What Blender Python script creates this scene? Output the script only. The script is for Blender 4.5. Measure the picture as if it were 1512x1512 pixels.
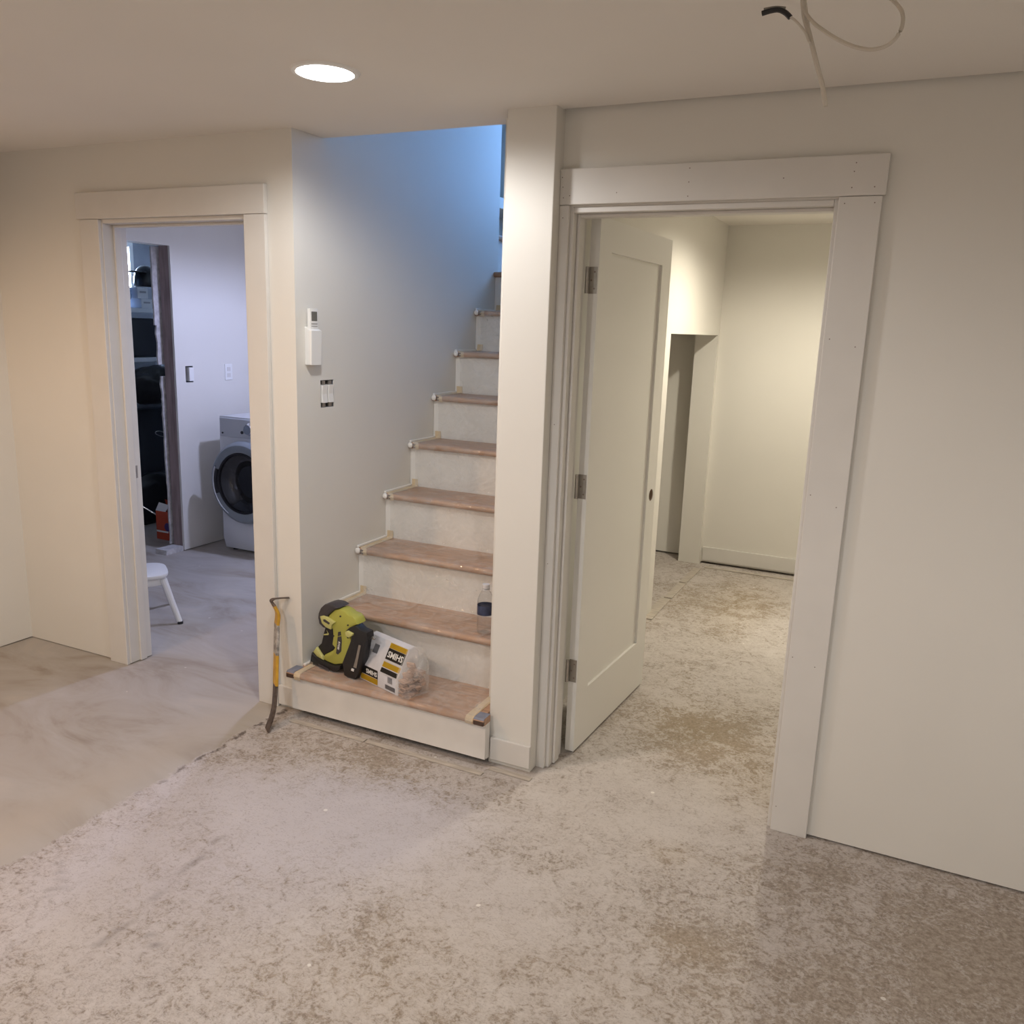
import bpy, bmesh, math, random
from mathutils import Vector, Matrix, noise
random.seed(7)
for _o in list(bpy.data.objects): bpy.data.objects.remove(_o)
SC = bpy.context.scene
COL = SC.collection

# ------------------------------------------------------------------ camera
FPX, YAW, PITCH, ROLL, EYE = 1245.74, 25.0185, 12.2774, 1.9517, 1.62
_y, _p, _r = map(math.radians, (YAW, PITCH, ROLL))
FWD = Vector((-math.sin(_y)*math.cos(_p), math.cos(_y)*math.cos(_p), -math.sin(_p)))
_rt = Vector((math.cos(_y), math.sin(_y), 0)); _up = _rt.cross(FWD)
RT = _rt*math.cos(_r) + _up*math.sin(_r)
UP = -_rt*math.sin(_r) + _up*math.cos(_r)
cam = bpy.data.cameras.new('camera'); cam.sensor_width = 36; cam.sensor_fit = 'HORIZONTAL'
cam.lens = 36*FPX/1512; cam.clip_start = .05
camo = bpy.data.objects.new('camera', cam); COL.objects.link(camo)
camo.matrix_world = Matrix.Translation((0, 0, EYE)) @ Matrix((RT, UP, -FWD)).transposed().to_4x4()
SC.camera = camo

def at(px, py, X=None, Y=None, Z=None):
    """photo pixel -> point on the plane X=, Y= or Z= (what the thing touches)"""
    d = FWD*FPX + RT*(px-756) - UP*(py-756)
    o = Vector((0, 0, EYE))
    t = (X-o.x)/d.x if X is not None else (Y-o.y)/d.y if Y is not None else (Z-o.z)/d.z
    return o + d*t

# ------------------------------------------------------------------ world, exposure
w = bpy.data.worlds.new('world'); SC.world = w; w.use_nodes = True
w.node_tree.nodes['Background'].inputs[0].default_value = (0, 0, 0, 1)
w.node_tree.nodes['Background'].inputs[1].default_value = 0
SC.view_settings.view_transform = 'Standard'; SC.view_settings.look = 'None'
SC.view_settings.gamma = 1; SC.view_settings.use_curve_mapping = False
SC.view_settings.exposure = 0.24
SC.cycles.max_bounces = 7; SC.cycles.transparent_max_bounces = 8

WARM = (1, .985, .985); YELLOW = (1, .60, .30); COOL = (.55, .62, 1); HALL = (1, .92, .76)
LAMP_MAIN, LAMP_LEFT, LAMP_REAR, LAMP_LAUNDRY, LAMP_HALL = 42, 70, 128, 122, 128
WINDOW_STAIR, WINDOW_UTIL = 10.5, 45

# ------------------------------------------------------------------ helpers
def lin(r, g, b):
    f = lambda c: c/12.92 if c <= .04045 else ((c+.055)/1.055)**2.4
    return (f(r/255), f(g/255), f(b/255), 1)

def mat(name, col, rough=.6, metal=0, spec=.4, var=0, vscale=6, bump=0, bscale=60, emit=None, estr=0, stretch=(1, 1, 1)):
    m = bpy.data.materials.new(name); m.use_nodes = True
    nt = m.node_tree; b = nt.nodes['Principled BSDF']
    b.inputs['Base Color'].default_value = col if len(col) == 4 else (*col, 1)
    b.inputs['Roughness'].default_value = rough; b.inputs['Metallic'].default_value = metal
    b.inputs['Specular IOR Level'].default_value = spec
    tc = mp = None
    if var or bump:
        tc = nt.nodes.new('ShaderNodeTexCoord'); mp = nt.nodes.new('ShaderNodeMapping')
        mp.inputs['Scale'].default_value = stretch
        nt.links.new(tc.outputs['Object'], mp.inputs['Vector'])
    if var:
        n = nt.nodes.new('ShaderNodeTexNoise'); n.inputs['Scale'].default_value = vscale; n.inputs['Detail'].default_value = 2
        nt.links.new(mp.outputs[0], n.inputs['Vector'])
        r = nt.nodes.new('ShaderNodeValToRGB')
        c = b.inputs['Base Color'].default_value
        r.color_ramp.elements[0].position = .3; r.color_ramp.elements[1].position = .7
        r.color_ramp.elements[0].color = (c[0]*(1-var), c[1]*(1-var), c[2]*(1-var), 1)
        r.color_ramp.elements[1].color = (min(1, c[0]*(1+var)), min(1, c[1]*(1+var)), min(1, c[2]*(1+var)), 1)
        nt.links.new(n.outputs['Fac'], r.inputs[0]); nt.links.new(r.outputs[0], b.inputs['Base Color'])
    if bump:
        n2 = nt.nodes.new('ShaderNodeTexNoise'); n2.inputs['Scale'].default_value = bscale; n2.inputs['Detail'].default_value = 3
        nt.links.new(mp.outputs[0], n2.inputs['Vector'])
        bp = nt.nodes.new('ShaderNodeBump'); bp.inputs['Strength'].default_value = bump; bp.inputs['Distance'].default_value = .004
        nt.links.new(n2.outputs['Fac'], bp.inputs['Height']); nt.links.new(bp.outputs[0], b.inputs['Normal'])
    if emit:
        b.inputs['Emission Color'].default_value = (*emit, 1); b.inputs['Emission Strength'].default_value = estr
    return m

def link(name, me, m=None, parent=None):
    o = bpy.data.objects.new(name, me); COL.objects.link(o)
    if m is not None and me is not None:
        me.materials.clear(); me.materials.append(m)
    if parent is not None: o.parent = parent
    return o

def done(bm, name, m, parent=None, smooth=False):
    bmesh.ops.recalc_face_normals(bm, faces=bm.faces)
    me = bpy.data.meshes.new(name); bm.to_mesh(me); bm.free()
    if smooth:
        for p in me.polygons: p.use_smooth = True
        try: me.set_sharp_from_angle(angle=math.radians(35))
        except Exception: pass
    return link(name, me, m, parent)

def bx(bm, x0, x1, y0, y1, z0, z1, bevel=0):
    r = bmesh.ops.create_cube(bm, size=1)
    vs = r['verts']
    for v in vs:
        v.co = Vector(((x0+x1)/2+v.co.x*(x1-x0), (y0+y1)/2+v.co.y*(y1-y0), (z0+z1)/2+v.co.z*(z1-z0)))
    if bevel:
        es = list({e for v in vs for e in v.link_edges})
        bmesh.ops.bevel(bm, geom=es, offset=bevel, segments=2, affect='EDGES', profile=.5)

def box(name, x0, x1, y0, y1, z0, z1, m, parent=None, bevel=0):
    bm = bmesh.new(); bx(bm, x0, x1, y0, y1, z0, z1, bevel)
    return done(bm, name, m, parent)

def boxes(name, lst, m, parent=None):
    bm = bmesh.new()
    for b in lst: bx(bm, *b)
    return done(bm, name, m, parent)

def prism(name, pts, nrm, d0, d1, m, parent=None, bevel=0, smooth=True):
    """polygon of 3-D points extruded along nrm from d0 to d1"""
    bm = bmesh.new(); nrm = Vector(nrm).normalized()
    a = [bm.verts.new(Vector(p)+nrm*d0) for p in pts]
    b = [bm.verts.new(Vector(p)+nrm*d1) for p in pts]
    bm.faces.new(a); bm.faces.new(b[::-1])
    n = len(pts)
    for i in range(n): bm.faces.new((a[i], a[(i+1) % n], b[(i+1) % n], b[i]))
    bmesh.ops.recalc_face_normals(bm, faces=bm.faces)
    if bevel:
        es = [e for e in bm.edges if abs((e.verts[0].co-e.verts[1].co).normalized().dot(nrm)) < .9]
        bmesh.ops.bevel(bm, geom=es, offset=bevel, segments=2, affect='EDGES', profile=.5, clamp_overlap=True)
    return done(bm, name, m, parent, smooth)

def tube(name, pts, rad, m, parent=None, seg=8, smooth=True, wid=None, flat=None):
    """round tube along points; or a flat bar when wid (width axis) and flat=(half width, half thickness) given"""
    bm = bmesh.new(); pts = [Vector(p) for p in pts]; rings = []
    for i, p in enumerate(pts):
        t = (pts[min(i+1, len(pts)-1)]-pts[max(i-1, 0)]).normalized()
        if wid is not None:
            u = Vector(wid).normalized(); v = t.cross(u).normalized()
            hw, ht = flat if not callable(flat) else flat(i/(len(pts)-1))
            ring = [bm.verts.new(p+u*a*hw+v*b*ht) for a, b in ((-1, -.6), (-.8, -1), (.8, -1), (1, -.6), (1, .6), (.8, 1), (-.8, 1), (-1, .6))]
        else:
            h = Vector((0, 0, 1)) if abs(t.z) < .9 else Vector((1, 0, 0))
            u = t.cross(h).normalized(); v = t.cross(u).normalized()
            r = rad if not callable(rad) else rad(i/(len(pts)-1))
            ring = [bm.verts.new(p+(u*math.cos(2*math.pi*k/seg)+v*math.sin(2*math.pi*k/seg))*r) for k in range(seg)]
        rings.append(ring)
    n = len(rings[0])
    for a, b in zip(rings, rings[1:]):
        for k in range(n): bm.faces.new((a[k], a[(k+1) % n], b[(k+1) % n], b[k]))
    bm.faces.new(rings[0][::-1]); bm.faces.new(rings[-1])
    return done(bm, name, m, parent, smooth)

def spline(pts, n=8):
    pts = [Vector(p) for p in pts]; P = [pts[0]]+pts+[pts[-1]]; out = []
    for i in range(1, len(P)-2):
        for k in range(n):
            t = k/n; a, b, c, d = P[i-1], P[i], P[i+1], P[i+2]
            out.append(.5*((2*b)+(c-a)*t+(2*a-5*b+4*c-d)*t*t+(3*b-a-3*c+d)*t**3))
    return out+[pts[-1]]

def lathe(name, prof, axis_pt, m, parent=None, seg=28, axis='Z', cap=True):
    """profile [(r, h)] turned about an axis through axis_pt; axis Z (up) or Y (towards -Y = viewer)"""
    bm = bmesh.new(); rings = []; c = Vector(axis_pt)
    for r, h in prof:
        ring = []
        for k in range(seg):
            a = 2*math.pi*k/seg
            if axis == 'Z': q = Vector((r*math.cos(a), r*math.sin(a), h))
            elif axis == 'Y': q = Vector((r*math.cos(a), -h, r*math.sin(a)))
            else: q = Vector((h, r*math.cos(a), r*math.sin(a)))
            ring.append(bm.verts.new(c+q))
        rings.append(ring)
    for a, b in zip(rings, rings[1:]):
        for k in range(seg): bm.faces.new((a[k], a[(k+1) % seg], b[(k+1) % seg], b[k]))
    if cap:
        bm.faces.new(rings[0]); bm.faces.new(rings[-1])
    return done(bm, name, m, parent, True)

def empty(name, loc=(0, 0, 0)):
    o = bpy.data.objects.new(name, None); COL.objects.link(o); o.location = loc; o.empty_display_size = .05
    return o

def root(name, label, cat, group=None):
    o = empty(name); tag(o, label, cat, group); return o

def ribbon(name, rows, m, parent, th=.0009):
    """thin tape: rows of (left point, right point), given thickness on its outer side"""
    bm = bmesh.new(); n = len(rows); lo, hi = [], []
    for i, (a, b) in enumerate(rows):
        a, b = Vector(a), Vector(b)
        t = (Vector(rows[min(i+1, n-1)][0])-Vector(rows[max(i-1, 0)][0])).normalized(); nn_ = t.cross(b-a).normalized()
        if nn_.z-nn_.y < 0: nn_ = -nn_
        lo.append((bm.verts.new(a), bm.verts.new(b))); hi.append((bm.verts.new(a+nn_*th), bm.verts.new(b+nn_*th)))
    for i in range(n-1):
        for r in (lo, hi): bm.faces.new((r[i][0], r[i][1], r[i+1][1], r[i+1][0]))
        for e in (0, 1): bm.faces.new((lo[i][e], hi[i][e], hi[i+1][e], lo[i+1][e]))
    for i in (0, n-1): bm.faces.new((lo[i][0], lo[i][1], hi[i][1], hi[i][0]))
    return done(bm, name, m, parent)

def settle(o, loc):
    """move an Empty to its thing's base while its parts stay where they are"""
    o.location = loc
    bpy.context.view_layer.update()
    for c in o.children: c.matrix_parent_inverse = o.matrix_world.inverted()

def tag(o, label, cat, group=None):
    o['label'] = label; o['category'] = cat
    if group: o['group'] = group
    return o

def struct(o, label=None):
    o['kind'] = 'structure'
    if label: o['label'] = label
    return o

def cut(o, cutters):
    """real holes: boolean-subtract cutter objects from o, then remove them"""
    for c in cutters:
        md = o.modifiers.new('b', 'BOOLEAN'); md.operation = 'DIFFERENCE'; md.object = c; md.solver = 'EXACT'
    bpy.context.view_layer.update()
    me = bpy.data.meshes.new_from_object(o.evaluated_get(bpy.context.evaluated_depsgraph_get()))
    o.modifiers.clear(); old = o.data; o.data = me
    for c in cutters: bpy.data.objects.remove(c)

def text(name, s, size, origin, xdir, ydir, m, parent, depth=.0006, lift=.0008, align='CENTER', bold=0):
    cu = bpy.data.curves.new(name, 'FONT'); cu.body = s; cu.size = size; cu.align_x = align; cu.align_y = 'CENTER'
    cu.extrude = depth; cu.offset = bold; cu.resolution_u = 2
    t = bpy.data.objects.new('t', cu); COL.objects.link(t)
    bpy.context.view_layer.update()
    me = bpy.data.meshes.new_from_object(t.evaluated_get(bpy.context.evaluated_depsgraph_get()))
    bpy.data.objects.remove(t)
    xd = Vector(xdir).normalized(); yd = Vector(ydir).normalized(); zd = xd.cross(yd)
    M = Matrix((xd, yd, zd)).transposed().to_4x4(); M.translation = Vector(origin)+zd*lift
    me.transform(M)
    return link(name, me, m, parent)

# ------------------------------------------------------------------ materials
M_WALL = mat('wall_paint', (.74, .715, .66), .55, spec=.3, var=.012, vscale=3)
M_CEIL = mat('ceiling_paint', (.81, .775, .72), .8, spec=.2, var=.012, vscale=2)
M_TRIM = mat('trim_paint', (.685, .66, .62), .42, spec=.4, var=.02, vscale=8)
M_DOOR = mat('door_paint', (.77, .75, .70), .4, spec=.4)
M_RISER = mat('riser_paint', (.76, .735, .695), .45, var=.04, vscale=9)
M_TREAD = mat('tread_wood', (.42, .245, .15), .45, var=.22, vscale=9, stretch=(1, 8, 8))
M_TREADEND = mat('tread_end_wood', (.085, .05, .035), .5, var=.2, vscale=20)
M_TAPE = mat('masking_tape', (.62, .49, .32), .7, var=.06, vscale=30)
M_BLUETAPE = mat('grey_blue_tape', (.215, .225, .28), .5, var=.1, vscale=30)
M_EDGE = mat('white_edge_strip', (.82, .79, .74), .5)
M_NICKEL = mat('satin_nickel', (.42, .39, .35), .42, metal=.85, var=.1, vscale=40)
M_BOX = mat('electrical_box_grey', (.20, .21, .23), .6)
M_BLACKP = mat('black_plastic', (.012, .012, .014), .42, spec=.5)
M_WHITEP = mat('white_plastic', (.82, .81, .78), .4)
M_LCD = mat('lcd_grey', (.16, .15, .13), .25, var=.1, vscale=60)
M_STUD = mat('weathered_stud', (.31, .235, .225), .8, var=.25, vscale=7, stretch=(6, 6, .7), bump=.3, bscale=60)
M_GYPS = mat('torn_gypsum', (.55, .53, .52), .9, var=.2, vscale=30)
M_CONC = mat('basement_concrete', (.30, .31, .34), .9, var=.2, vscale=4, bump=.3, bscale=20)
M_NAIL = mat('nail_hole', (.24, .19, .165), .9)
M_STRIP = mat('plywood_strip', (.47, .415, .35), .8, var=.18, vscale=12, stretch=(1, 6, 1))
M_CABLE = mat('off_white_cable', (.60, .55, .47), .5)

# ------------------------------------------------------------------ levels (metres)
YW, YR, HC = 2.647, 2.718, 2.313          # front of stair wall, front of right-hand wall, ceiling
XL, XP1, XP2, XK = -2.182, -1.300, -1.126, -1.257
YK, HK, XSIDE, XLAUN = 5.966, 2.341, -3.908, -4.533
RISE, RUN = .2147, .2168
def zt(k): return RISE*k-.010
def yn(k): return 2.591+RUN*(k-1)-(.02 if k == 1 else 0)

# ------------------------------------------------------------------ floor
def gauss(x, y, cx, cy, sx, sy, rot=0):
    dx, dy = x-cx, y-cy; c, s = math.cos(rot), math.sin(rot)
    a, b = dx*c+dy*s, -dx*s+dy*c
    return math.exp(-(a*a/(2*sx*sx)+b*b/(2*sy*sy)))
def segd(x, y, x0, y0, x1, y1):
    vx, vy = x1-x0, y1-y0; t = max(0, min(1, ((x-x0)*vx+(y-y0)*vy)/(vx*vx+vy*vy)))
    return math.hypot(x-x0-t*vx, y-y0-t*vy)
#            px    py   sx   sy   coverage  tan  lavender
BLOBS = [(1040, 1085, .22, .22, -.62, .75, 0), (560, 1125, .30, .09, -.55, .30, 0), (400, 1120, .16, .12, -.35, .1, .1), (1090, 890, .17, .42, -.40, .8, 0),
         (1000, 885, .08, .3, -.2, .4, 0), (900, 1190, .26, .20, .42, 0, 0), (1160, 960, .3, .3, .25, 0, 0), (480, 1215, .34, .20, .38, 0, 1.0),
         (330, 1180, .22, .2, .30, 0, .8), (600, 1190, .2, .14, .34, 0, 1.0), (230, 1300, .30, .20, .25, 0, .8), (700, 1330, .3, .16, .18, .1, .2), (1290, 1440, .34, .2, -.42, .1, .1),
         (1080, 1480, .3, .12, -.32, .15, 0), (1470, 1440, .25, .25, -.45, .15, 0), (1380, 1330, .5, .12, -.34, .05, .15), (1080, 1310, .25, .12, .1, 0, .1),
         (990, 1260, .07, .05, -.28, .5, 0), (1010, 1395, .08, .05, -.3, .4, 0), (640, 1400, .16, .1, -.1, .2, 0), (420, 1440, .25, .1, -.08, .25, 0),
         (1120, 1160, .12, .15, -.2, .4, 0), (860, 1110, .12, .08, .2, 0, 0), (1060, 1200, .16, .12, .35, 0, 0), (760, 1420, .3, .1, .06, .1, 0),
         (900, 1480, .2, .08, .12, .15, 0), (620, 1490, .3, .08, -.12, .25, 0), (980, 1030, .14, .3, .1, .2, .1), (1150, 870, .2, .2, .3, .1, 0), (960, 870, .1, .5, -.1, .2, .2)]
BL = [(*at(px, py, Z=0)[:2], sx, sy, c, t, l) for px, py, sx, sy, c, t, l in BLOBS]
CRACKS = [((330, 1235), (245, 1310), .004, .5), ((245, 1310), (145, 1398), .0035, .4), ((90, 1290), (70, 1330), .004, .35), ((85, 1270), (95, 1320), .0035, .35), ((544, 1330), (545, 1360), .003, .4),
          ((222, 1380), (232, 1400), .004, .6)]
CK = [(*at(*a, Z=0)[:2], *at(*b, Z=0)[:2], w_, s) for a, b, w_, s in CRACKS]
def skim_edge(y): return -2.262
def axis(a, b, f0, f1, fine, coarse):
    v = []; x = a
    while x < b-1e-6:
        v.append(x); x += fine if f0 <= x < f1 else min(coarse, max(fine, (f0-x) if x < f0 else coarse))
    return v+[b]
XS = axis(-6.5, 2.1, -4.6, 1.3, .022, .30); YS = axis(-2.8, 6.35, .9, 6.0, .022, .30)
verts, A1, A2 = [], [], []
for y in YS:
    se = skim_edge(y)
    for x in XS:
        inl = y > YW
        d = se-x                                   # >0 inside the smooth levelled side
        sk = max(0, min(1, d/.05+.5)) if not inl else (1.0 if x < -2.25 else 0.0)
        cov, tan, lav = .5, .12, .08
        for cx, cy, sx, sy, c, t, l in BL:
            if abs(x-cx) < 3*sx and abs(y-cy) < 3*sy:
                g = gauss(x, y, cx, cy, sx, sy); cov += c*g; tan += t*g; lav += l*g
        z = 0.0
        if not inl and XSIDE < x:
            z = .007*sk+(.010*math.exp(-((d-.10)/.07)**2) if d > -.1 else 0)*(.6+.8*noise.noise((0, y*2.2, 5)))
            z *= max(0, min(1, (YW-.03-y)/.2))
        z += .0012*noise.noise((x*2.3, y*2.3, 0))*(1 if y < 2.5 else .3)
        ck = 0
        for x0, y0, x1, y1, w_, s in CK:
            dd = segd(x+.012*noise.noise((x*20, y*20, 2)), y, x0, y0, x1, y1)
            if dd < .05: ck = max(ck, s*max(0, 1-dd/(w_*3)))
        if False: ck = max(ck, .9*max(0, 1-abs(d+.012)/.020)*max(0, min(1, .35+1.9*noise.noise((x*9, y*9, 7))))*min(1, (y-1.9)/.25))
        ridge = 0 if inl else math.exp(-((d-.14)/.13)**2)*(1 if d > -.03 else 0)
        verts.append((x, y, max(z, -.001)))
        A1.append((cov, tan, sk, max(0, min(1, lav)))); A2.append((ck, ridge, 0.0 if inl else 1.0, 1))
nx = len(XS)
faces = [(j*nx+i, j*nx+i+1, (j+1)*nx+i+1, (j+1)*nx+i) for j in range(len(YS)-1) for i in range(nx-1)]
me = bpy.data.meshes.new('floor'); me.from_pydata(verts, [], faces)
for nm, arr in (('cover', A1), ('marks', A2)):
    a = me.attributes.new(nm, 'FLOAT_COLOR', 'POINT'); a.data.foreach_set('color', [c for q in arr for c in q])
for p in me.polygons: p.use_smooth = True
mf = bpy.data.materials.new('stained_concrete'); mf.use_nodes = True
nt = mf.node_tree; B = nt.nodes['Principled BSDF']; B.inputs['Roughness'].default_value = .75; B.inputs['Specular IOR Level'].default_value = .25
def N(t, **k):
    n = nt.nodes.new(t)
    for a, v in k.items():
        if a in n.inputs: n.inputs[a].default_value = v
        else: setattr(n, a, v)
    return n
def L(a, b): nt.links.new(a, b)
def math_(op, a, b):
    n = nt.nodes.new('ShaderNodeMath'); n.operation = op
    for i, v in enumerate((a, b)):
        if isinstance(v, (int, float)): n.inputs[i].default_value = v
        else: L(v, n.inputs[i])
    return n.outputs[0]
def ramp(fac, stops):
    r = nt.nodes.new('ShaderNodeValToRGB'); el = r.color_ramp.elements
    while len(el) < len(stops): el.new(.5)
    for e, (p_, c) in zip(el, stops): e.position = p_; e.color = (*c, 1) if len(c) == 3 else c
    L(fac, r.inputs[0]); return r.outputs[0]
def mix(f, a, b):
    n = nt.nodes.new('ShaderNodeMix'); n.data_type = 'RGBA'
    if isinstance(f, (int, float)): n.inputs[0].default_value = f
    else: L(f, n.inputs[0])
    for i, v in ((6, a), (7, b)):
        if isinstance(v, tuple): n.inputs[i].default_value = (*v, 1)
        else: L(v, n.inputs[i])
    return n.outputs[2]
geo = N('ShaderNodeNewGeometry'); POS = geo.outputs['Position']
def nz(scale, detail=6, rough=.6, dist=0, st=None):
    v = POS
    if st:
        mp = nt.nodes.new('ShaderNodeMapping'); mp.inputs['Scale'].default_value = st[:3]; mp.inputs['Rotation'].default_value = (0, 0, st[3]); L(v, mp.inputs[0]); v = mp.outputs[0]
    n = N('ShaderNodeTexNoise'); n.inputs['Scale'].default_value = scale; n.inputs['Detail'].default_value = detail
    n.inputs['Roughness'].default_value = rough; n.inputs['Distortion'].default_value = dist; L(v, n.inputs['Vector']); return n.outputs['Fac']
at1 = N('ShaderNodeAttribute', attribute_name='cover'); at2 = N('ShaderNodeAttribute', attribute_name='marks')
s1 = N('ShaderNodeSeparateColor'); L(at1.outputs['Color'], s1.inputs[0]); s2 = N('ShaderNodeSeparateColor'); L(at2.outputs['Color'], s2.inputs[0])
cov, tan, skm, lav = s1.outputs[0], s1.outputs[1], s1.outputs[2], at1.outputs['Alpha']
crk, rdg = s2.outputs[0], s2.outputs[1]
sxyz = N('ShaderNodeSeparateXYZ'); L(POS, sxyz.inputs[0])
edge = math_('ADD', math_('ADD', sxyz.outputs[0], 2.262), math_('ADD', math_('MULTIPLY', math_('SUBTRACT', nz(7, 4, .6), .5), -.10), math_('MULTIPLY', math_('SUBTRACT', nz(45, 3, .6), .5), -.03)))   # <0 on the levelled side
side = ramp(math_('ADD', math_('MULTIPLY', edge, -10), .5), [(.42, (0, 0, 0)), (.60, (1, 1, 1))])
inroom = s2.outputs[2]
skm = math_('ADD', math_('MULTIPLY', inroom, side), math_('MULTIPLY', math_('SUBTRACT', 1, inroom), skm))
gap = ramp(math_('ADD', math_('MULTIPLY', math_('ABSOLUTE', math_('ADD', edge, -.012), 0), 10), 0), [(.03, (1, 1, 1)), (.12, (0, 0, 0))])
brk = ramp(nz(16, 4, .6), [(.47, (0, 0, 0)), (.56, (1, 1, 1))])
far = ramp(math_('MULTIPLY', sxyz.outputs[1], .3), [(.52, (0, 0, 0)), (.66, (1, 1, 1))])
gap = math_('MULTIPLY', math_('MULTIPLY', gap, brk), math_('MULTIPLY', far, inroom))
fine = nz(110, 2, .7); med = nz(27, 4, .68, 1.3); big = nz(7, 4, .62, .5); patch = nz(3.2, 4, .6, .6)
cov2 = math_('ADD', math_('MULTIPLY', cov, .70), math_('MULTIPLY', math_('SUBTRACT', patch, .5), 1.2))
speck = math_('ADD', math_('ADD', math_('MULTIPLY', fine, .20), math_('MULTIPLY', med, .56)), math_('MULTIPLY', big, .24))
m1 = math_('ADD', speck, math_('MULTIPLY', math_('SUBTRACT', cov2, .46), .25))
mask = ramp(m1, [(.375, (0, 0, 0)), (.455, (.66, .66, .66)), (.545, (1, 1, 1))])
scr = ramp(nz(5, 3, .6, 0, (1, 14, 1, .5)), [(.60, (0, 0, 0)), (.72, (1, 1, 1))])      # trowel scrapes
dark = mix(ramp(nz(55, 3, .75), [(.36, (0, 0, 0)), (.64, (1, 1, 1))]), (.25, .212, .182), (.46, .405, .357))
dark = mix(math_('MULTIPLY', tan, .75), dark, mix(fine, (.24, .175, .10), (.42, .325, .21)))
white = mix(nz(9, 4, .68), (.465, .418, .384), (.61, .565, .53))
white = mix(math_('MULTIPLY', lav, .8), white, mix(big, (.46, .425, .445), (.57, .535, .56)))
white = mix(math_('MULTIPLY', tan, .30), white, (.58, .49, .36))
base = mix(mask, dark, white)
base = mix(math_('MULTIPLY', scr, .16), base, (.63, .57, .52))
flk = ramp(nz(60, 2, .6, 2.0, (1, 2.2, 1, 1.1)), [(.36, (1, 1, 1)), (.43, (0, 0, 0))])        # small dark flecks
base = mix(math_('MULTIPLY', flk, .30), base, (.17, .13, .105))
vor = N('ShaderNodeTexVoronoi'); vor.inputs['Scale'].default_value = 7.5; L(POS, vor.inputs['Vector'])
dot = math_('LESS_THAN', math_('ADD', vor.outputs['Distance'], math_('MULTIPLY', nz(60, 2), .05)), .075)
sv = N('ShaderNodeSeparateColor'); L(vor.outputs['Color'], sv.inputs[0])
dot = math_('MULTIPLY', dot, math_('GREATER_THAN', sv.outputs[0], .72))
base = mix(math_('MULTIPLY', dot, .75), base, (.80, .77, .71))
swirl = nz(1.5, 5, .60, 1.1, (1, 2.4, 1, .75))
skc = ramp(swirl, [(.30, (.305, .26, .21)), (.45, (.40, .358, .312)), (.58, (.435, .402, .366)), (.74, (.485, .44, .386))])
skc = mix(math_('MULTIPLY', rdg, .75), skc, mix(patch, (.40, .352, .295), (.49, .44, .38)))
skc = mix(math_('MULTIPLY', dot, .5), skc, (.74, .70, .62))
fin = mix(skm, base, skc)
fin = mix(math_('MULTIPLY', math_('MAXIMUM', crk, gap), .85), fin, (.10, .078, .065))
L(fin, B.inputs['Base Color'])
hb = math_('ADD', math_('MULTIPLY', mask, math_('SUBTRACT', 1, skm)), math_('MULTIPLY', swirl, .5))
bpn = N('ShaderNodeBump'); bpn.inputs['Strength'].default_value = .35; bpn.inputs['Distance'].default_value = .003; L(hb, bpn.inputs['Height']); L(bpn.outputs[0], B.inputs['Normal'])
struct(link('floor', me, mf), 'bare concrete basement floor with white adhesive residue and a smooth levelled side')
struct(box('ground', -6.6, 2.2, -2.9, 6.45, -.10, -.012, M_CONC), 'concrete slab beneath the floor')

# ------------------------------------------------------------------ walls and ceilings
LJ0, LJ1, RJ0, RJ1 = -3.204, -2.413, -1.080, -.274     # clear door openings
YB, YB2 = 2.770, 2.840                                   # back faces
struct(boxes('wall_back', [(-4.66, LJ0-.018, YW, YB, .004, HC+.2), (LJ0-.018, LJ1+.018, YW, YB, 2.015, HC+.2), (LJ1+.018, -2.302, YW, YB, .004, HC+.2)], M_WALL))
stairwall = struct(boxes('wall_stair_left', [(-2.302, XL, YW, 4.38, 0, 5.0)], M_WALL))
struct(box('wall_landing_support', -2.302, -2.20, 4.38, 5.26, 0, 1.90, M_WALL))
struct(box('wall_pillar', XP1, XP2, YW, YB2, 0, HC+.1, M_WALL, bevel=.003), 'narrow wall end between the staircase and the right doorway')
struct(boxes('wall_right', [(XP2, RJ0-.018, YR, YB2, 0, HC+.1), (RJ0-.018, RJ1+.018, YR, YB2, 2.015, HC+.1), (RJ1+.018, 2.1, YR, YB2, .008, HC+.1)], M_WALL))
struct(box('wall_left', XSIDE-.1, XSIDE, -2.7, YW, .006, HC+.1, M_WALL))
struct(box('wall_front', XSIDE-.1, 2.1, -2.8, -2.7, 0, HC+.1, M_WALL))
struct(box('wall_side_right', 2.0, 2.1, -2.7, YR, 0, HC+.1, M_WALL))
struct(boxes('ceiling', [(XSIDE-.1, 2.1, -2.8, 2.70, HC, 2.56), (-2.18, XP1, 2.70, 2.832, HC, 2.56)], M_CEIL))
# stairwell above
struct(box('wall_stairwell_front', -2.302, XK, 2.71, 2.832, 2.56, 5.0, M_WALL))
struct(boxes('wall_stair_right', [(-1.36, XK, YB2-.08, 4.70, 0, HK), (-1.36, XK, 4.70, 5.92, 1.62, HK), (-1.36, XK, YB2-.08, 5.36, HK, 5.0), (-1.41, XK, 5.92, 6.09, 0, HK)], M_WALL))
WX0, WX1, WZ0, WZ1 = -2.06, -1.46, 2.30, 3.45
struct(boxes('wall_landing', [(-4.4, WX0, 5.26, 5.36, 1.90, 5.0), (WX1, -1.36, 5.26, 5.36, 1.90, 5.0), (WX0, WX1, 5.26, 5.36, 1.90, WZ0), (WX0, WX1, 5.26, 5.36, WZ1, 5.0)], M_WALL))
struct(boxes('wall_upper_passage', [(-4.4, -2.302, 4.28, 4.38, 2.56, 5.0), (-4.5, -4.4, 4.28, 5.36, 2.56, 5.0)], M_WALL))
struct(box('ceiling_stairwell', -4.5, XK, 2.70, 5.4, 5.0, 5.08, M_CEIL))
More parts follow.
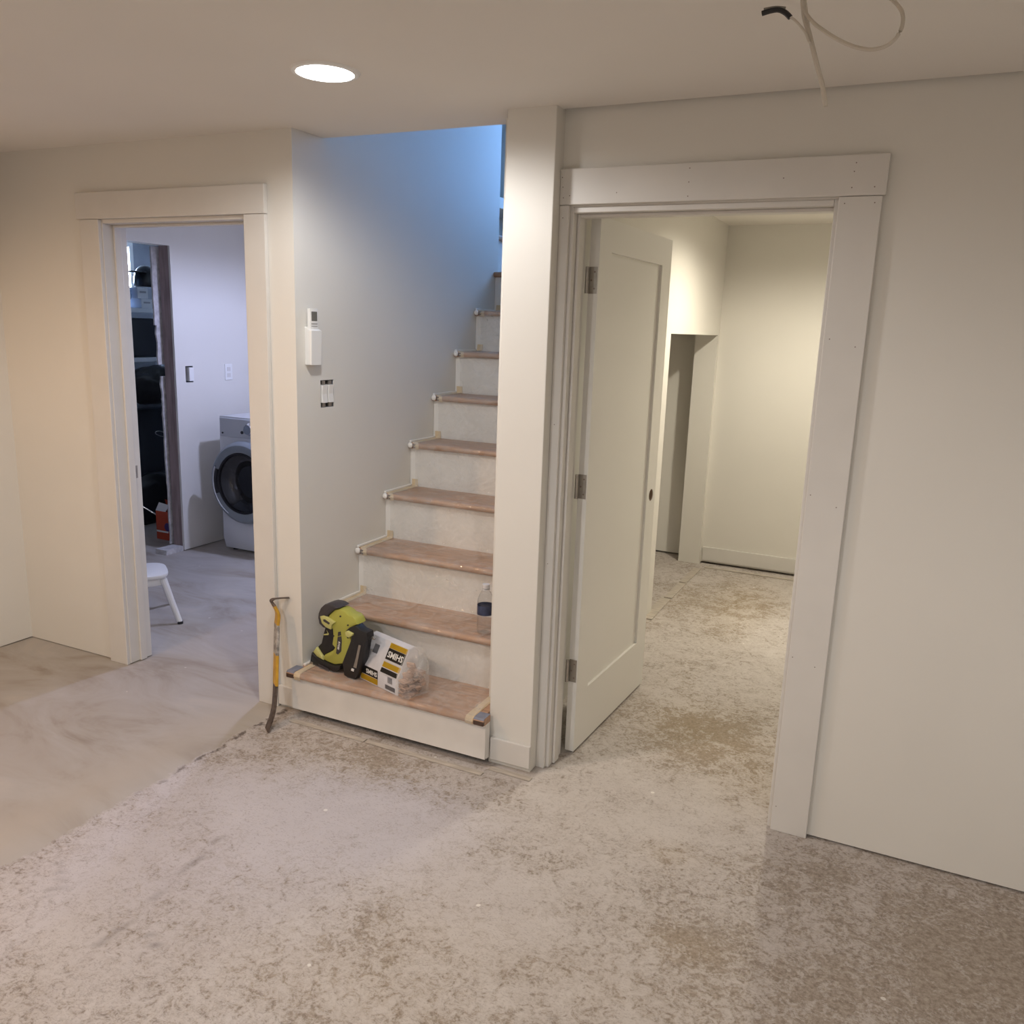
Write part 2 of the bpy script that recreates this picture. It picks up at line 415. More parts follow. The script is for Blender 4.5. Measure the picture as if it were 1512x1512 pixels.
M_SKYPANE = mat('daylit_pane', (.5, .6, .8), .2, emit=(.22, .47, 1.0), estr=WINDOW_STAIR)
win = struct(empty('window_landing_offscreen'))
box('pane_landing_offscreen', WX0+.03, WX1-.03, 5.315, 5.32, WZ0+.03, WZ1-.03, M_SKYPANE, win)
for a in ((WX0, WX1, 5.25, 5.335, WZ0, WZ0+.035), (WX0, WX1, 5.25, 5.335, WZ1-.035, WZ1), (WX0, WX0+.035, 5.25, 5.335, WZ0+.035, WZ1-.035), (WX1-.035, WX1, 5.25, 5.335, WZ0+.035, WZ1-.035), (WX0+.035, WX1-.035, 5.29, 5.33, 2.87, 2.90)):
    box('window_frame', *a, M_TRIM, win)
# under-stair alcove
struct(boxes('wall_alcove', [(-2.20, -1.36, 4.60, 4.70, 0, 1.70), (-2.30, -2.20, 4.60, 6.19, 0, 1.70), (-2.20, XK, 6.09, 6.19, .012, 1.70)], M_WALL))
struct(box('ceiling_alcove', -2.20, -1.36, 4.70, 6.09, 1.62, 1.70, M_WALL))
# hall behind the right doorway
struct(boxes('wall_hall_back', [(XK, .50, YK, YK+.1, .012, HK+.1)], M_WALL))
struct(box('wall_hall_right', .42, .52, YB2, YK, 0, HK+.1, M_WALL))
struct(box('ceiling_hall', XK-.12, .52, YB2-.02, YK+.1, HK, HK+.1, M_CEIL))
# laundry room and the dark store behind it
OY0, OY1, OZ = 3.30, 4.253, 2.075
laun = struct(boxes('wall_laundry', [(-4.65, XLAUN, YB, OY0, 0, 2.42), (-4.65, XLAUN, OY0, OY1, OZ, 2.42), (-4.55, XLAUN, OY1, 5.40, .008, 2.42), (-4.65, -4.637, OY1+.10, 5.40, .008, 2.42)], M_WALL))
struct(box('wall_laundry_back', -4.65, -2.302, 5.40, 5.50, 0, 2.42, M_WALL))
struct(box('ceiling_laundry', -4.66, -2.302, YB, 5.5, 2.30, 2.36, M_CEIL))
struct(boxes('wall_store', [(-6.45, -6.35, 3.0, 6.3, 0, 2.5), (-6.35, -4.65, 6.2, 6.3, 0, 2.5), (-6.35, -4.65, 2.95, 3.05, 0, 2.5)], M_CONC))
struct(box('ceiling_store', -6.45, -4.65, 3.0, 6.3, 2.36, 2.46, M_CONC))

# ------------------------------------------------------------------ trim
TN = [0]
nailme = None
def trim(x0, x1, y0, y1, z0, z1, nails=(), label=None, bevel=.0025):
    global nailme
    TN[0] += 1
    o = struct(box('trim_%d' % TN[0], x0, x1, y0, y1, z0, z1, M_TRIM, bevel=bevel), label)
    for nx_, nz_ in nails:
        if nailme is None:
            bm = bmesh.new(); bmesh.ops.create_circle(bm, cap_ends=True, radius=.0019, segments=8, matrix=Matrix.Rotation(math.pi/2, 4, 'X'))
            nailme = bpy.data.meshes.new('nail_hole'); bm.to_mesh(nailme); bm.free(); nailme.materials.append(M_NAIL)
        n = bpy.data.objects.new('nail_hole', nailme); COL.objects.link(n); n.parent = o; n.location = (nx_, y0-.0006, nz_)
    return o
# left doorway
trim(-3.338, -2.303, YW-.021, YW, 2.014, 2.122, label='flat cream head casing above the left doorway')
trim(-3.322, LJ0-.004, YW-.018, YW, 0, 2.013, label='flat cream casing on the wall side of the left doorway')
trim(LJ1+.004, -2.305, YW-.018, YW, 0, 2.013, label='flat cream casing behind the leaning pry bar')
jl = trim(LJ0-.018, LJ0, YW-.001, YB, .004, 2.015, label='door jamb with strike plate')
trim(LJ1, LJ1+.018, YW-.001, YB, .004, 2.015, label='plain jamb of the left doorway facing the strike plate')
trim(LJ0, LJ1, YW-.001, YB, 1.997, 2.015, label='head jamb of the left doorway')
trim(LJ0, LJ0+.011, YW+.05, YW+.085, .004, 1.997, label='door stop on the jamb with strike plate')
trim(LJ0+.011, LJ1, YW+.05, YW+.085, 1.986, 1.997, label='door stop under the left head jamb')
sp = box('strike_plate', LJ0, LJ0+.0015, 2.722, 2.750, .885, .943, M_NICKEL, jl)
for o_ in (jl, sp): cut(o_, [box('cutter', LJ0-.016, LJ0+.01, 2.728, 2.742, .900, .928, M_TRIM)])
# right doorway
zz = lambda a, b: (a, b)
trim(XP2, -.138, YR-.021, YR, 2.020, 2.131, nails=[zz(-1.118, 2.105), zz(-1.115, 2.075), zz(-1.112, 2.042), zz(-1.09, 2.048), zz(-.93, 2.052), zz(-.70, 2.115), zz(-.70, 2.075), zz(-.70, 2.034), zz(-.42, 2.075), zz(-.225, 2.108), zz(-.228, 2.085), zz(-.23, 2.042), zz(-.17, 2.042)], label='flat white head casing with nail holes above the right doorway')
trim(XP2, RJ0-.012, YR-.018, YR, 0, 2.019, nails=[zz(-1.112, 1.98), zz(-1.110, 1.3), zz(-1.112, .8)], label='narrow ripped casing squeezed beside the stair pillar')
trim(RJ1+.012, -.146, YR-.018, YR, 0, 2.019, nails=[zz(-.245, 2.0), zz(-.165, 2.0), zz(-.245, 1.62), zz(-.172, 1.60), zz(-.25, 1.15), zz(-.172, 1.12), zz(-.25, .62), zz(-.18, .60), zz(-.25, .09)], label='wide flat white casing on the open side of the right doorway')
trim(RJ0-.018, RJ0, YR-.001, YB2, 0, 2.015, label='hinge jamb of the right doorway')
trim(RJ1, RJ1+.018, YR-.001, YB2, 0, 2.015, label='latch jamb of the right doorway')
trim(RJ0, RJ1, YR-.001, YB2, 1.997, 2.015, label='head jamb of the right doorway')
trim(RJ0, RJ0+.011, YR+.03, YR+.075, .004, 1.997, label='door stop on the hinge jamb')
trim(RJ0+.011, RJ1, YR+.03, YR+.075, 1.986, 1.997, label='door stop under the right head jamb')
def base(name, x0, x1, y, z0, z1, label):
    bm = bmesh.new(); bx(bm, x0, x1, y-.015, y, z0, z1, .003)
    return struct(done(bm, name, M_TRIM), label)
base('baseboard_pillar', XP1+.012, XP2+.002, YW, .020, .110, 'short white baseboard at the foot of the stair pillar')
base('baseboard_left', -2.303, -2.196, YW, .012, .098, 'short baseboard stub between left casing and bottom step')
base('baseboard_hall', XK+.012, .40, YK, .024, .124, 'white baseboard floating above the hall floor')

# ------------------------------------------------------------------ open door of the right doorway
door = struct(empty('door_1'), 'white one-panel shaker door standing open into the hall')
dv = Vector((.040, .779, 0)).normalized(); dn = Vector((dv.y, -dv.x, 0))       # along leaf, out of visible face
dq = Vector((-1.034, 2.856, .012)); DT = .036; DW, DH = .783, 1.992
def leafbox(u0, u1, z0, z1, d0, d1, bm):
    vs = []
    for u in (u0, u1):
        for z in (z0, z1):
            for d in (d0, d1): vs.append(bm.verts.new(dq+dv*u+Vector((0, 0, z))+dn*d))
    for f in ((0, 1, 3, 2), (4, 6, 7, 5), (0, 4, 5, 1), (2, 3, 7, 6), (0, 2, 6, 4), (1, 5, 7, 3)): bm.faces.new([vs[i] for i in f])
def leafpart(name, u0, u1, z0, z1, d0, d1, m, parent):
    bm = bmesh.new(); leafbox(u0, u1, z0, z1, d0, d1, bm); return done(bm, name, m, parent)
SW = .112
leafpart('stile', 0, SW, 0, DH, -DT, 0, M_DOOR, door)
st2 = leafpart('stile', DW-SW, DW, 0, DH, -DT, 0, M_DOOR, door)
leafpart('rail', SW, DW-SW, DH-.110, DH, -DT, 0, M_DOOR, door)
leafpart('rail', SW, DW-SW, 0, .232, -DT, 0, M_DOOR, door)
leafpart('door_panel', SW, DW-SW, .232, DH-.110, -DT+.010, -.010, M_DOOR, door)
def ring_on_leaf(name, u, z, r0, r1, d0, d1, m, parent, seg=24):
    bm = bmesh.new(); c = dq+dv*u+Vector((0, 0, z)); R = []
    for r, d in ((r0, d0), (r1, d0), (r1, d1), (r0, d1)):
        R.append([bm.verts.new(c+dn*d+dv*r*math.cos(2*math.pi*k/seg)+Vector((0, 0, r*math.sin(2*math.pi*k/seg)))) for k in range(seg)])
    for a in range(4):
        for k in range(seg): bm.faces.new((R[a][k], R[a][(k+1) % seg], R[(a+1) % 4][(k+1) % seg], R[(a+1) % 4][k]))
    return done(bm, name, m, parent, True)
bm = bmesh.new(); c0 = dq+dv*.728+Vector((0, 0, .908))-dn*DT/2
bmesh.ops.create_cone(bm, cap_ends=True, segments=24, radius1=.027, radius2=.027, depth=.1, matrix=Matrix.Translation(c0) @ dn.to_track_quat('Z', 'Y').to_matrix().to_4x4())
cut(st2, [done(bm, 'cutter', M_DOOR)])
ring_on_leaf('lock_bore_liner', .728, .908, .0225, .0268, -DT+.001, -.002, mat('bored_wood', (.22, .15, .10), .8), st2)
for hz in (1.792, 1.063, .345):
    hp = leafpart('hinge', -.0022, 0, hz-.012-.045, hz-.012+.045, -.034, -.004, M_NICKEL, door); hp['label'] = 'satin nickel butt hinge'
    tube('hinge_knuckle', [(-1.072, 2.846, hz-.045), (-1.072, 2.846, hz+.045)], .0062, M_NICKEL, hp, 10)
    for q in (-.028, 0, .028):
        bm = bmesh.new(); c = dq+dv*(-.0026)+dn*(-.019+(.006 if q else -.006))+Vector((0, 0, hz-.012+q))
        bmesh.ops.create_circle(bm, cap_ends=True, radius=.0035, segments=10, matrix=Matrix.Translation(c) @ (-dv).to_track_quat('Z', 'Y').to_matrix().to_4x4())
        done(bm, 'hinge_screw', M_NAIL, hp)

# ------------------------------------------------------------------ staircase
stairs = root('staircase', 'wooden basement staircase with brown treads and white risers rising between walls', 'staircase')
NT = 8
XT0, XT1 = XL+.001, -1.3605
def tread(k, x0, x1, y0, y1, z, m=M_TREAD):
    bm = bmesh.new(); n = 7; r = .014; prof = []
    for i in range(n):
        a = math.pi/2+math.pi*i/(n-1); prof.append((y0+r+r*math.cos(a), z-r+r*math.sin(a)))
    prof += [(y1, z-2*r), (y1, z)]
    a = [bm.verts.new((x0, p[0], p[1])) for p in prof]; b = [bm.verts.new((x1, p[0], p[1])) for p in prof]
    bm.faces.new(a); bm.faces.new(b[::-1])
    for i in range(len(prof)): bm.faces.new((a[i], b[i], b[(i+1) % len(prof)], a[(i+1) % len(prof)]))
    return done(bm, 'tread', m, stairs, True)
for k in range(1, 10):
    if k == 1:
        t1 = tread(1, -2.206, -1.288, yn(1), 2.630, zt(1)); box('tread', XT0, -1.302, 2.629, yn(2)+.03, zt(1)-.028, zt(1), M_TREAD, stairs)
        box('riser', -2.196, -1.290, yn(1)+.024, yn(1)+.042, .034, zt(1)-.028, M_RISER, stairs)
        box('step_side', -1.308, -1.290, yn(1)+.042, 2.6315, .030, zt(1)-.028, M_RISER, stairs)
        box('step_side', -2.196, -2.184, yn(1)+.042, 2.6455, .026, zt(1)-.028, M_RISER, stairs)
        box('step_carcass', -2.176, -1.312, yn(1)+.12, yn(2)+.02, 0, zt(1)-.03, M_STUD, stairs)
    else:
        if k < 9: tread(k, XT0, XT1 if yn(k) > 2.85 else -1.302, yn(k), yn(k+1)+.03, zt(k))
        box('riser', XT0, XT1 if k > 2 else -1.302, yn(k)+.024, yn(k)+.042, zt(k-1), zt(k)-.028, M_RISER, stairs)
# landing and the short flight that turns left at the top
tread(9, -2.199, XT1, yn(9), 5.258, zt(9))
for j, (k, x) in enumerate(((10, -2.26), (11, -2.50), (12, -2.74))):
    box('riser', x-.018, x, 4.381, 5.259, zt(k-1), zt(k)-.028, M_RISER, stairs)
    o = box('tread', x-.27 if k < 12 else -4.39, x+.022, 4.381, 5.259, zt(k)-.028, zt(k), M_TREAD, stairs, .008)
# white paper strips by the wall, masking tape, nosing ends
for k in range(1, 9):
    x0 = XL+.0005; y0 = yn(k); y1 = yn(k+1)+.022; z = zt(k)
    box('edge_strip', x0, x0+.012, (y0+.010) if k > 1 else YW+.004, y1, z, z+.010, M_EDGE, stairs, .002)
    if k > 1:
        nb = bmesh.new(); bmesh.ops.create_icosphere(nb, subdivisions=2, radius=1)
        for v in nb.verts: v.co = Vector((x0+.014+v.co.x*.0135, y0-.001+v.co.y*.010, z-.011+v.co.z*.015))*1
        done(nb, 'wrapped_nosing_end', M_EDGE, stairs, True)
        box('bare_nosing', x0+.026, x0+.042, y0-.0012, y0+.006, z-.024, z-.005, M_TREADEND, stairs)
    # tape following the tread and lapping over the nosing
    xa, xb = x0+(.013 if k > 1 else .016), x0+.046
    path = [(y1-.002, z+.036), (y1-.003, z+.006), (y1-.008, z+.0012), (y0+.015, z+.0012), (y0+.003, z-.004), (y0-.0012, z-.014), (y0+.004, z-.029)]
    rows = []
    for i, (yy, zz_) in enumerate(path):
        j = .004*noise.noise((k*3.1, i*1.7, 0))
        a, b = xa+j, xb+j+((.014 if k > 1 else 0) if i > 3 else 0)
        if i > 3 and k > 1: a += .022
        rows.append(((a, yy, zz_), (b, yy, zz_)))
    ribbon('masking_tape', rows, M_TAPE, stairs)
# right end of bottom tread: tan tape and grey-blue tape, and the grey-blue left end
def strip(name, x0, x1, y0, y1, z, m):
    pts = [(y1, z+.0006), (y0+.012, z+.0006), (y0+.002, z-.005), (y0-.0010, z-.015), (y0+.003, z-.027)]
    return ribbon(name, [((x0, p_, q_), (x1, p_, q_)) for p_, q_ in pts], m, stairs)
for x0, x1, ye in ((-2.2065, -2.168, 2.640), (-1.330, -1.2875, 2.629)):
    ribbon('blue_tape', [((x0, ye, zt(1)+.0006), (x1, ye, zt(1)+.0006)), ((x0, yn(1)+.010, zt(1)+.0006), (x1, yn(1)+.010, zt(1)+.0006)), ((x0, yn(1)+.003, zt(1)-.005), (x1, yn(1)+.003, zt(1)-.005))], M_BLUETAPE, stairs)
    box('bare_nosing', x0, x1, yn(1)-.0008, yn(1)+.012, zt(1)-.026, zt(1)-.008, M_TREADEND, stairs, .003)
strip('masking_tape', -1.364, -1.331, yn(1), yn(2)+.02, zt(1), M_TAPE)
settle(stairs, (-1.75, 2.6, 0))

# clear protective film draped over treads and risers
mfilm = bpy.data.materials.new('clear_film'); mfilm.use_nodes = True
nf = mfilm.node_tree; nf.nodes.clear()
fo = nf.nodes.new('ShaderNodeOutputMaterial'); tr = nf.nodes.new('ShaderNodeBsdfTransparent'); gl = nf.nodes.new('ShaderNodeBsdfGlossy'); df = nf.nodes.new('ShaderNodeBsdfDiffuse')
gl.inputs['Roughness'].default_value = .05; tr.inputs[0].default_value = (.995, .995, .99, 1); df.inputs[0].default_value = (.93, .90, .86, 1)
tcf = nf.nodes.new('ShaderNodeTexCoord'); nn = nf.nodes.new('ShaderNodeTexNoise'); nn.inputs['Scale'].default_value = 9; nn.inputs['Detail'].default_value = 2.5; nn.inputs['Distortion'].default_value = 1.6
nf.links.new(tcf.outputs['Object'], nn.inputs['Vector'])
bf = nf.nodes.new('ShaderNodeBump'); bf.inputs['Strength'].default_value = .5; bf.inputs['Distance'].default_value = .010
nf.links.new(nn.outputs['Fac'], bf.inputs['Height']); nf.links.new(bf.outputs[0], gl.inputs['Normal'])
ma = nf.nodes.new('ShaderNodeMixShader'); ma.inputs[0].default_value = .085; mb = nf.nodes.new('ShaderNodeMixShader')
rr = nf.nodes.new('ShaderNodeMapRange'); rr.inputs['From Min'].default_value = .35; rr.inputs['From Max'].default_value = .75; rr.inputs['To Min'].default_value = .05; rr.inputs['To Max'].default_value = .22
nf.links.new(nn.outputs['Fac'], rr.inputs['Value'])
n3 = nf.nodes.new('ShaderNodeTexNoise'); n3.inputs['Scale'].default_value = 5.5; n3.inputs['Detail'].default_value = 4; n3.inputs['Distortion'].default_value = 2.6
nf.links.new(tcf.outputs['Object'], n3.inputs['Vector'])
def fm(op, a, b):
    n = nf.nodes.new('ShaderNodeMath'); n.operation = op
    for i_, v in enumerate((a, b)):
        if isinstance(v, (int, float)): n.inputs[i_].default_value = v
        else: nf.links.new(v, n.inputs[i_])
    return n.outputs[0]
cr = fm('ABSOLUTE', fm('SUBTRACT', n3.outputs['Fac'], .5), 0)
crm = nf.nodes.new('ShaderNodeMapRange'); crm.inputs['From Max'].default_value = .06; crm.inputs['To Min'].default_value = .09; crm.inputs['To Max'].default_value = 0  # pale streaks painted into the film for light caught on wrinkles
nf.links.new(cr, crm.inputs['Value']); nf.links.new(fm('ADD', rr.outputs[0], crm.outputs[0]), mb.inputs[0])
nf.links.new(tr.outputs[0], ma.inputs[1]); nf.links.new(gl.outputs[0], ma.inputs[2])
nf.links.new(ma.outputs[0], mb.inputs[1]); nf.links.new(df.outputs[0], mb.inputs[2]); nf.links.new(mb.outputs[0], fo.inputs[0])
path = []
def sub(p, q, n): return [(p[0]+(q[0]-p[0])*i/n, p[1]+(q[1]-p[1])*i/n) for i in range(n)]
for k in range(1, 9):
    y0, z = yn(k), zt(k); y1 = yn(k+1)+.022
    path += [(y0+.006, z-.032), (y0-.003, z-.022), (y0-.004, z-.010), (y0+.004, z+.002)]
    path += sub((y0+.014, z+.003), (y1-.010, z+.003), 7) + [(y1-.006, z+.008)]
    if k < 8: path += sub((y1-.005, z+.02), (y1-.005, zt(k+1)-.04), 6)
bm = bmesh.new(); nxs = 44; rows = []
for i, (yy, zz_) in enumerate(path):
    row = []
    for j in range(nxs+1):
        x = -2.150+(-1.372+2.150)*j/nxs
        if i < 30: x = -2.148+(-1.335+2.148)*j/nxs
        d = .003*abs(noise.noise((x*9, yy*14, zz_*14)))+.007*max(0, noise.noise((x*4+9, yy*7, zz_*7)))
        row.append(bm.verts.new((x, yy-d*.7, zz_+d*.7)))
    rows.append(row)
for a, b in zip(rows, rows[1:]):
    for j in range(nxs): bm.faces.new((a[j], a[j+1], b[j+1], b[j]))
film = done(bm, 'plastic_film', mfilm, None, False)
for p in film.data.polygons: p.use_smooth = True
tag(film, 'wrinkled clear plastic film taped over the stair treads and risers', 'plastic film')

# ------------------------------------------------------------------ loose wooden strips on the floor
def plank(name, x0, x1, y0, y1, z1, label, rz=0, cat='wood strip'):
    bm = bmesh.new(); cx, cy = (x0+x1)/2, (y0+y1)/2
    bx(bm, x0-cx, x1-cx, y0-cy, y1-cy, 0, z1, .0015)
    o = done(bm, name, M_STRIP); o.location = (cx, cy, .0005); o.rotation_euler.z = rz
    return tag(o, label, cat)
plank('tack_strip', -2.17, -1.80, 2.540, 2.566, .004, 'thin wooden tack strip on floor below the bottom step, nearer the pry bar', .004)
plank('tack_strip', -1.795, -1.275, 2.538, 2.564, .004, 'long thin wooden tack strip on floor below the bottom step, nearer the pillar', -.006)
plank('tack_strip', -1.272, -1.10, 2.588, 2.616, .004, 'short wooden tack strip in front of the pillar baseboard', -.02)
plank('tack_strip', -1.20, -.40, 5.835, 5.862, .005, 'pale wooden tack strip along the hall baseboard', .004)
for i, (a, b) in enumerate(((4.55, 4.98), (5.0, 5.36), (5.38, 5.78))):
    plank('floor_strip', -1.262-.012*(i == 0), -1.212, a, b, .007, ['cracked floor strip in the hall ending near the open door', 'middle length of the floor strip by the alcove opening', 'floor strip length touching the hall corner'][i], .012*(1-i))

# ------------------------------------------------------------------ wall fittings
# remote control in its holder on the stair wall
holder = tag(prism('remote_holder', [(0, 0, 0)]*0 or [(XL-.0005, 2.700, 1.452), (XL+.030, 2.700, 1.452), (XL+.034, 2.700, 1.585), (XL-.0005, 2.700, 1.60)], (0, 1, 0), 0, .066, M_WHITEP, None, .003, False), 'white wall holder carrying a remote control on the stair wall', 'holder')
rem = root('remote_control', 'slim white remote control with small screen sitting in wall holder', 'remote')
prism('body', [(XL+.006, 2.708, 1.475), (XL+.024, 2.708, 1.475), (XL+.022, 2.708, 1.670), (XL+.006, 2.708, 1.670)], (0, 1, 0), 0, .050, M_WHITEP, rem, .004)
for c in rem.children: pass
box('screen', XL+.0215, XL+.0232, 2.716, 2.750, 1.622, 1.658, M_LCD, rem)
box('button', XL+.0215, XL+.0235, 2.715, 2.751, 1.609, 1.613, mat('grey_print', (.35, .33, .31), .5), rem)
box('button', XL+.0215, XL+.0235, 2.715, 2.751, 1.600, 1.603, bpy.data.materials['grey_print'], rem)
settle(rem, (XL+.015, 2.733, 1.475))
# two switches in an open cut-out on the stair wall
SY, SZ = 2.838, 1.332
cut(stairwall, [box('cutter', XL-.075, XL+.02, SY-.044, SY+.044, SZ-.056, SZ+.056, M_BOX)])
sw = root('switch_box', 'pair of white rocker switches in an uncovered wall box on stair wall', 'light switch')
for a in ((XL-.074, XL-.071, -.0435, .0435, -.0555, .0555), (XL-.071, XL-.004, -.0435, -.0415, -.0555, .0555), (XL-.071, XL-.004, .0415, .0435, -.0555, .0555), (XL-.071, XL-.004, -.0415, .0415, -.0555, -.0535), (XL-.071, XL-.004, -.0415, .0415, .0535, .0555)):
    box('wall_box', a[0], a[1], SY+a[2], SY+a[3], SZ+a[4], SZ+a[5], M_BOX, sw)
for s in (-1, 1):
    y = SY+s*.0205
    rk = prism('rocker', [(XL-.03, y-.0165, SZ-.036), (XL+.006, y-.0165, SZ-.036), (XL+.003, y-.0165, SZ), (XL+.007, y-.0165, SZ+.036), (XL-.03, y-.0165, SZ+.036)], (0, 1, 0), 0, .033, M_WHITEP, sw, .002, False)
    for zz_ in (-1, 1):
        box('mounting_strap', XL-.010, XL-.002, y-.010, y+.010, SZ+zz_*.037, SZ+zz_*.053, M_NICKEL, sw)
settle(sw, (XL, SY, SZ-.056))
# laundry wall: outlet and raw switch
out = root('wall_outlet', 'white duplex outlet plate above the dryer', 'outlet')
box('plate', XLAUN, XLAUN+.006, 4.705, 4.777, 1.183, 1.298, M_WHITEP, out, .002)
for zz_ in (1.218, 1.262):
    box('socket', XLAUN+.006, XLAUN+.0075, 4.724, 4.758, zz_-.014, zz_+.014, M_TRIM, out, .0006)
settle(out, (XLAUN, 4.741, 1.183))
SY, SZ = 4.372, 1.236
cut(laun, [box('cutter', XLAUN-.030, XLAUN+.02, SY-.034, SY+.034, SZ-.056, SZ+.056, M_BOX)])
sw2 = root('laundry_switch', 'single white switch in a dark uncovered cut-out beside the rough opening', 'light switch')
for a in ((-.080, -.077, -.0335, .0335, -.0555, .0555), (-.077, -.004, -.0335, -.0315, -.0555, .0555), (-.077, -.004, .0315, .0335, -.0555, .0555), (-.077, -.004, -.0315, .0315, -.0555, -.0535), (-.077, -.004, -.0315, .0315, .0535, .0555)):
    box('wall_box', XLAUN+a[0], XLAUN+a[1], SY+a[2], SY+a[3], SZ+a[4], SZ+a[5], M_BOX, sw2)
box('rocker', XLAUN-.060, XLAUN+.014, SY-.012, SY+.028, SZ-.046, SZ+.046, M_WHITEP, sw2, .002)
settle(sw2, (XLAUN, SY, SZ-.056))

# ------------------------------------------------------------------ rough opening between laundry and store
ro = struct(empty('trim_rough_opening'), 'raw framing of the unfinished opening beside the dryer')
box('stud', -4.634, -4.553, OY1+.001, OY1+.040, 0, OZ+.02, M_STUD, ro)
box('stud', -4.648, -4.555, OY1+.044, OY1+.082, 0, OZ+.02, M_STUD, ro)
box('header_board', -4.645, -4.55, OY0, OY1, OZ+.001, OZ+.04, mat('primed_board', (.55, .55, .58), .7), ro)
box('bottom_plate', -4.645, -4.545, 4.10, OY1, 0, .035, M_GYPS, ro)
for i, (z0, z1, y0, x1) in enumerate(((1.56, 2.07, 4.205, -4.640), (1.30, 1.56, 4.216, -4.642), (1.06, 1.22, 4.232, -4.638), (.62, 1.06, 4.236, -4.645), (.04, .62, 4.240, -4.645))):
    bm = bmesh.new(); n = 9; L0, R0 = [], []
    for j in range(n+1):
        z = z0+(z1-z0)*j/n; yy = y0+.010*noise.noise((i*7.3, z*17, 0))
        L0.append((yy, z)); R0.append((OY1+.03, z))
    pts = [(-4.650, a, b) for a, b in L0]+[(-4.650, a, b) for a, b in reversed(R0)]
    bm.free(); prism('torn_drywall', pts, (1, 0, 0), -.013, 0, M_GYPS, ro, 0, False)

# ------------------------------------------------------------------ dryer
dr = root('clothes_dryer', 'white front-loading dryer with grey ring door in the laundry room', 'dryer')
M_APPL = mat('appliance_white', (.70, .71, .74), .3, spec=.5); M_RING = mat('grey_ring', (.24, .27, .30), .35, spec=.5)
M_GLASSD = mat('smoked_glass', (.02, .02, .022), .08, spec=.7); M_CHROME = mat('chrome', (.72, .74, .78), .2, metal=.9)
DX0, DX1, DY = -4.330, -3.650, 4.42
prism('body', [(DX0, DY+.02, .022), (DX0, DY, .10), (DX0, DY, .80), (DX0, DY+.006, .962), (DX0, 5.15, .962), (DX0, 5.15, .022)], (1, 0, 0), 0, DX1-DX0, M_APPL, dr, .008)
box('control_panel', DX0+.012, DX1-.012, DY-.006, DY+.01, .822, .952, mat('panel_grey', (.52, .54, .58), .35), dr, .004)
cx, cz = -4.055, .525
ring = lathe('door_ring', [(.205, .085), (.213, .098), (.235, .104), (.262, .100), (.281, .082), (.287, .058), (.276, .03), (.262, 0), (.20, 0), (.20, .08)], (cx, DY, cz), M_RING, dr, 48, 'Y', False)
lathe('door_trim', [(.194, .076), (.198, .100), (.208, .104), (.213, .096)], (cx, DY, cz), M_BLACKP, ring, 48, 'Y', False)
lathe('door_glass', [(.198, .084), (.15, .066), (.12, .035), (.11, .012), (.0005, .010)], (cx, DY, cz), M_GLASSD, ring, 48, 'Y', False)
hp = []
for i in range(11):
    a = math.radians(158+44*i/10); hp.append((cx+.226*math.cos(a), DY-.100, cz+.226*math.sin(a)))
tube('handle_recess', hp, .014, M_BLACKP, ring, 8)
hp2 = [(cx+.246*math.cos(math.radians(150+92*i/16)), DY-.102, cz+.246*math.sin(math.radians(150+92*i/16))) for i in range(17)]
tube('handle_rim', hp2, .006, M_CHROME, ring, 6)
lathe('knob', [(.042, 0), (.042, .012), (.034, .02), (.032, .03), (.0005, .03)], (-4.045, DY-.006, .888), M_CHROME, dr, 24, 'Y', False)
lathe('button', [(.011, 0), (.011, .006), (.0005, .006)], (-4.115, DY-.006, .862), M_BLACKP, dr, 12, 'Y', False)
lathe('button', [(.006, 0), (.006, .006), (.0005, .006)], (-4.29, DY-.006, .848), M_BLACKP, dr, 12, 'Y', False)
for x in (DX0+.05, DX1-.05):
    for y in (DY+.07, 5.09): lathe('foot', [(.02, 0), (.02, .03)], (x, y, 0), M_BLACKP, dr, 12)
settle(dr, ((DX0+DX1)/2, 4.78, 0))

# ------------------------------------------------------------------ stool behind the left jamb
sl = root('step_stool', 'small white stool with splayed legs partly hidden by door jamb', 'stool')
M_STOOL = mat('stool_white', (.74, .73, .71), .4)
sx, sy = -3.685, 3.13; zs = .268; sr = math.radians(-37)
def rot(a, b): return (sx+a*math.cos(sr)-b*math.sin(sr), sy+a*math.sin(sr)+b*math.cos(sr))
def sq(n, hw, z): return [(*rot(hw*math.copysign(abs(math.cos(t))**.55, math.cos(t)), hw*math.copysign(abs(math.sin(t))**.55, math.sin(t))), z) for t in [2*math.pi*i/n for i in range(n)]]
prism('seat', sq(32, .145, zs-.020), (0, 0, 1), 0, .020, M_STOOL, sl, .006)
prism('apron', sq(32, .132, zs-.060), (0, 0, 1), 0, .042, M_STOOL, sl, .003)
for a in (-1, 1):
    for b in (-1, 1):
        lg = tube('leg', [(*rot(a*.112, b*.112), zs-.03), (*rot(a*.142, b*.142), .13), (*rot(a*.178, b*.178), .008)], lambda t: .019-.005*t, M_STOOL, sl, 10)
        lathe('rubber_foot', [(.015, 0), (.015, .014)], (*rot(a*.179, b*.179), 0), M_BLACKP, lg, 12)
settle(sl, (sx, sy, 0))

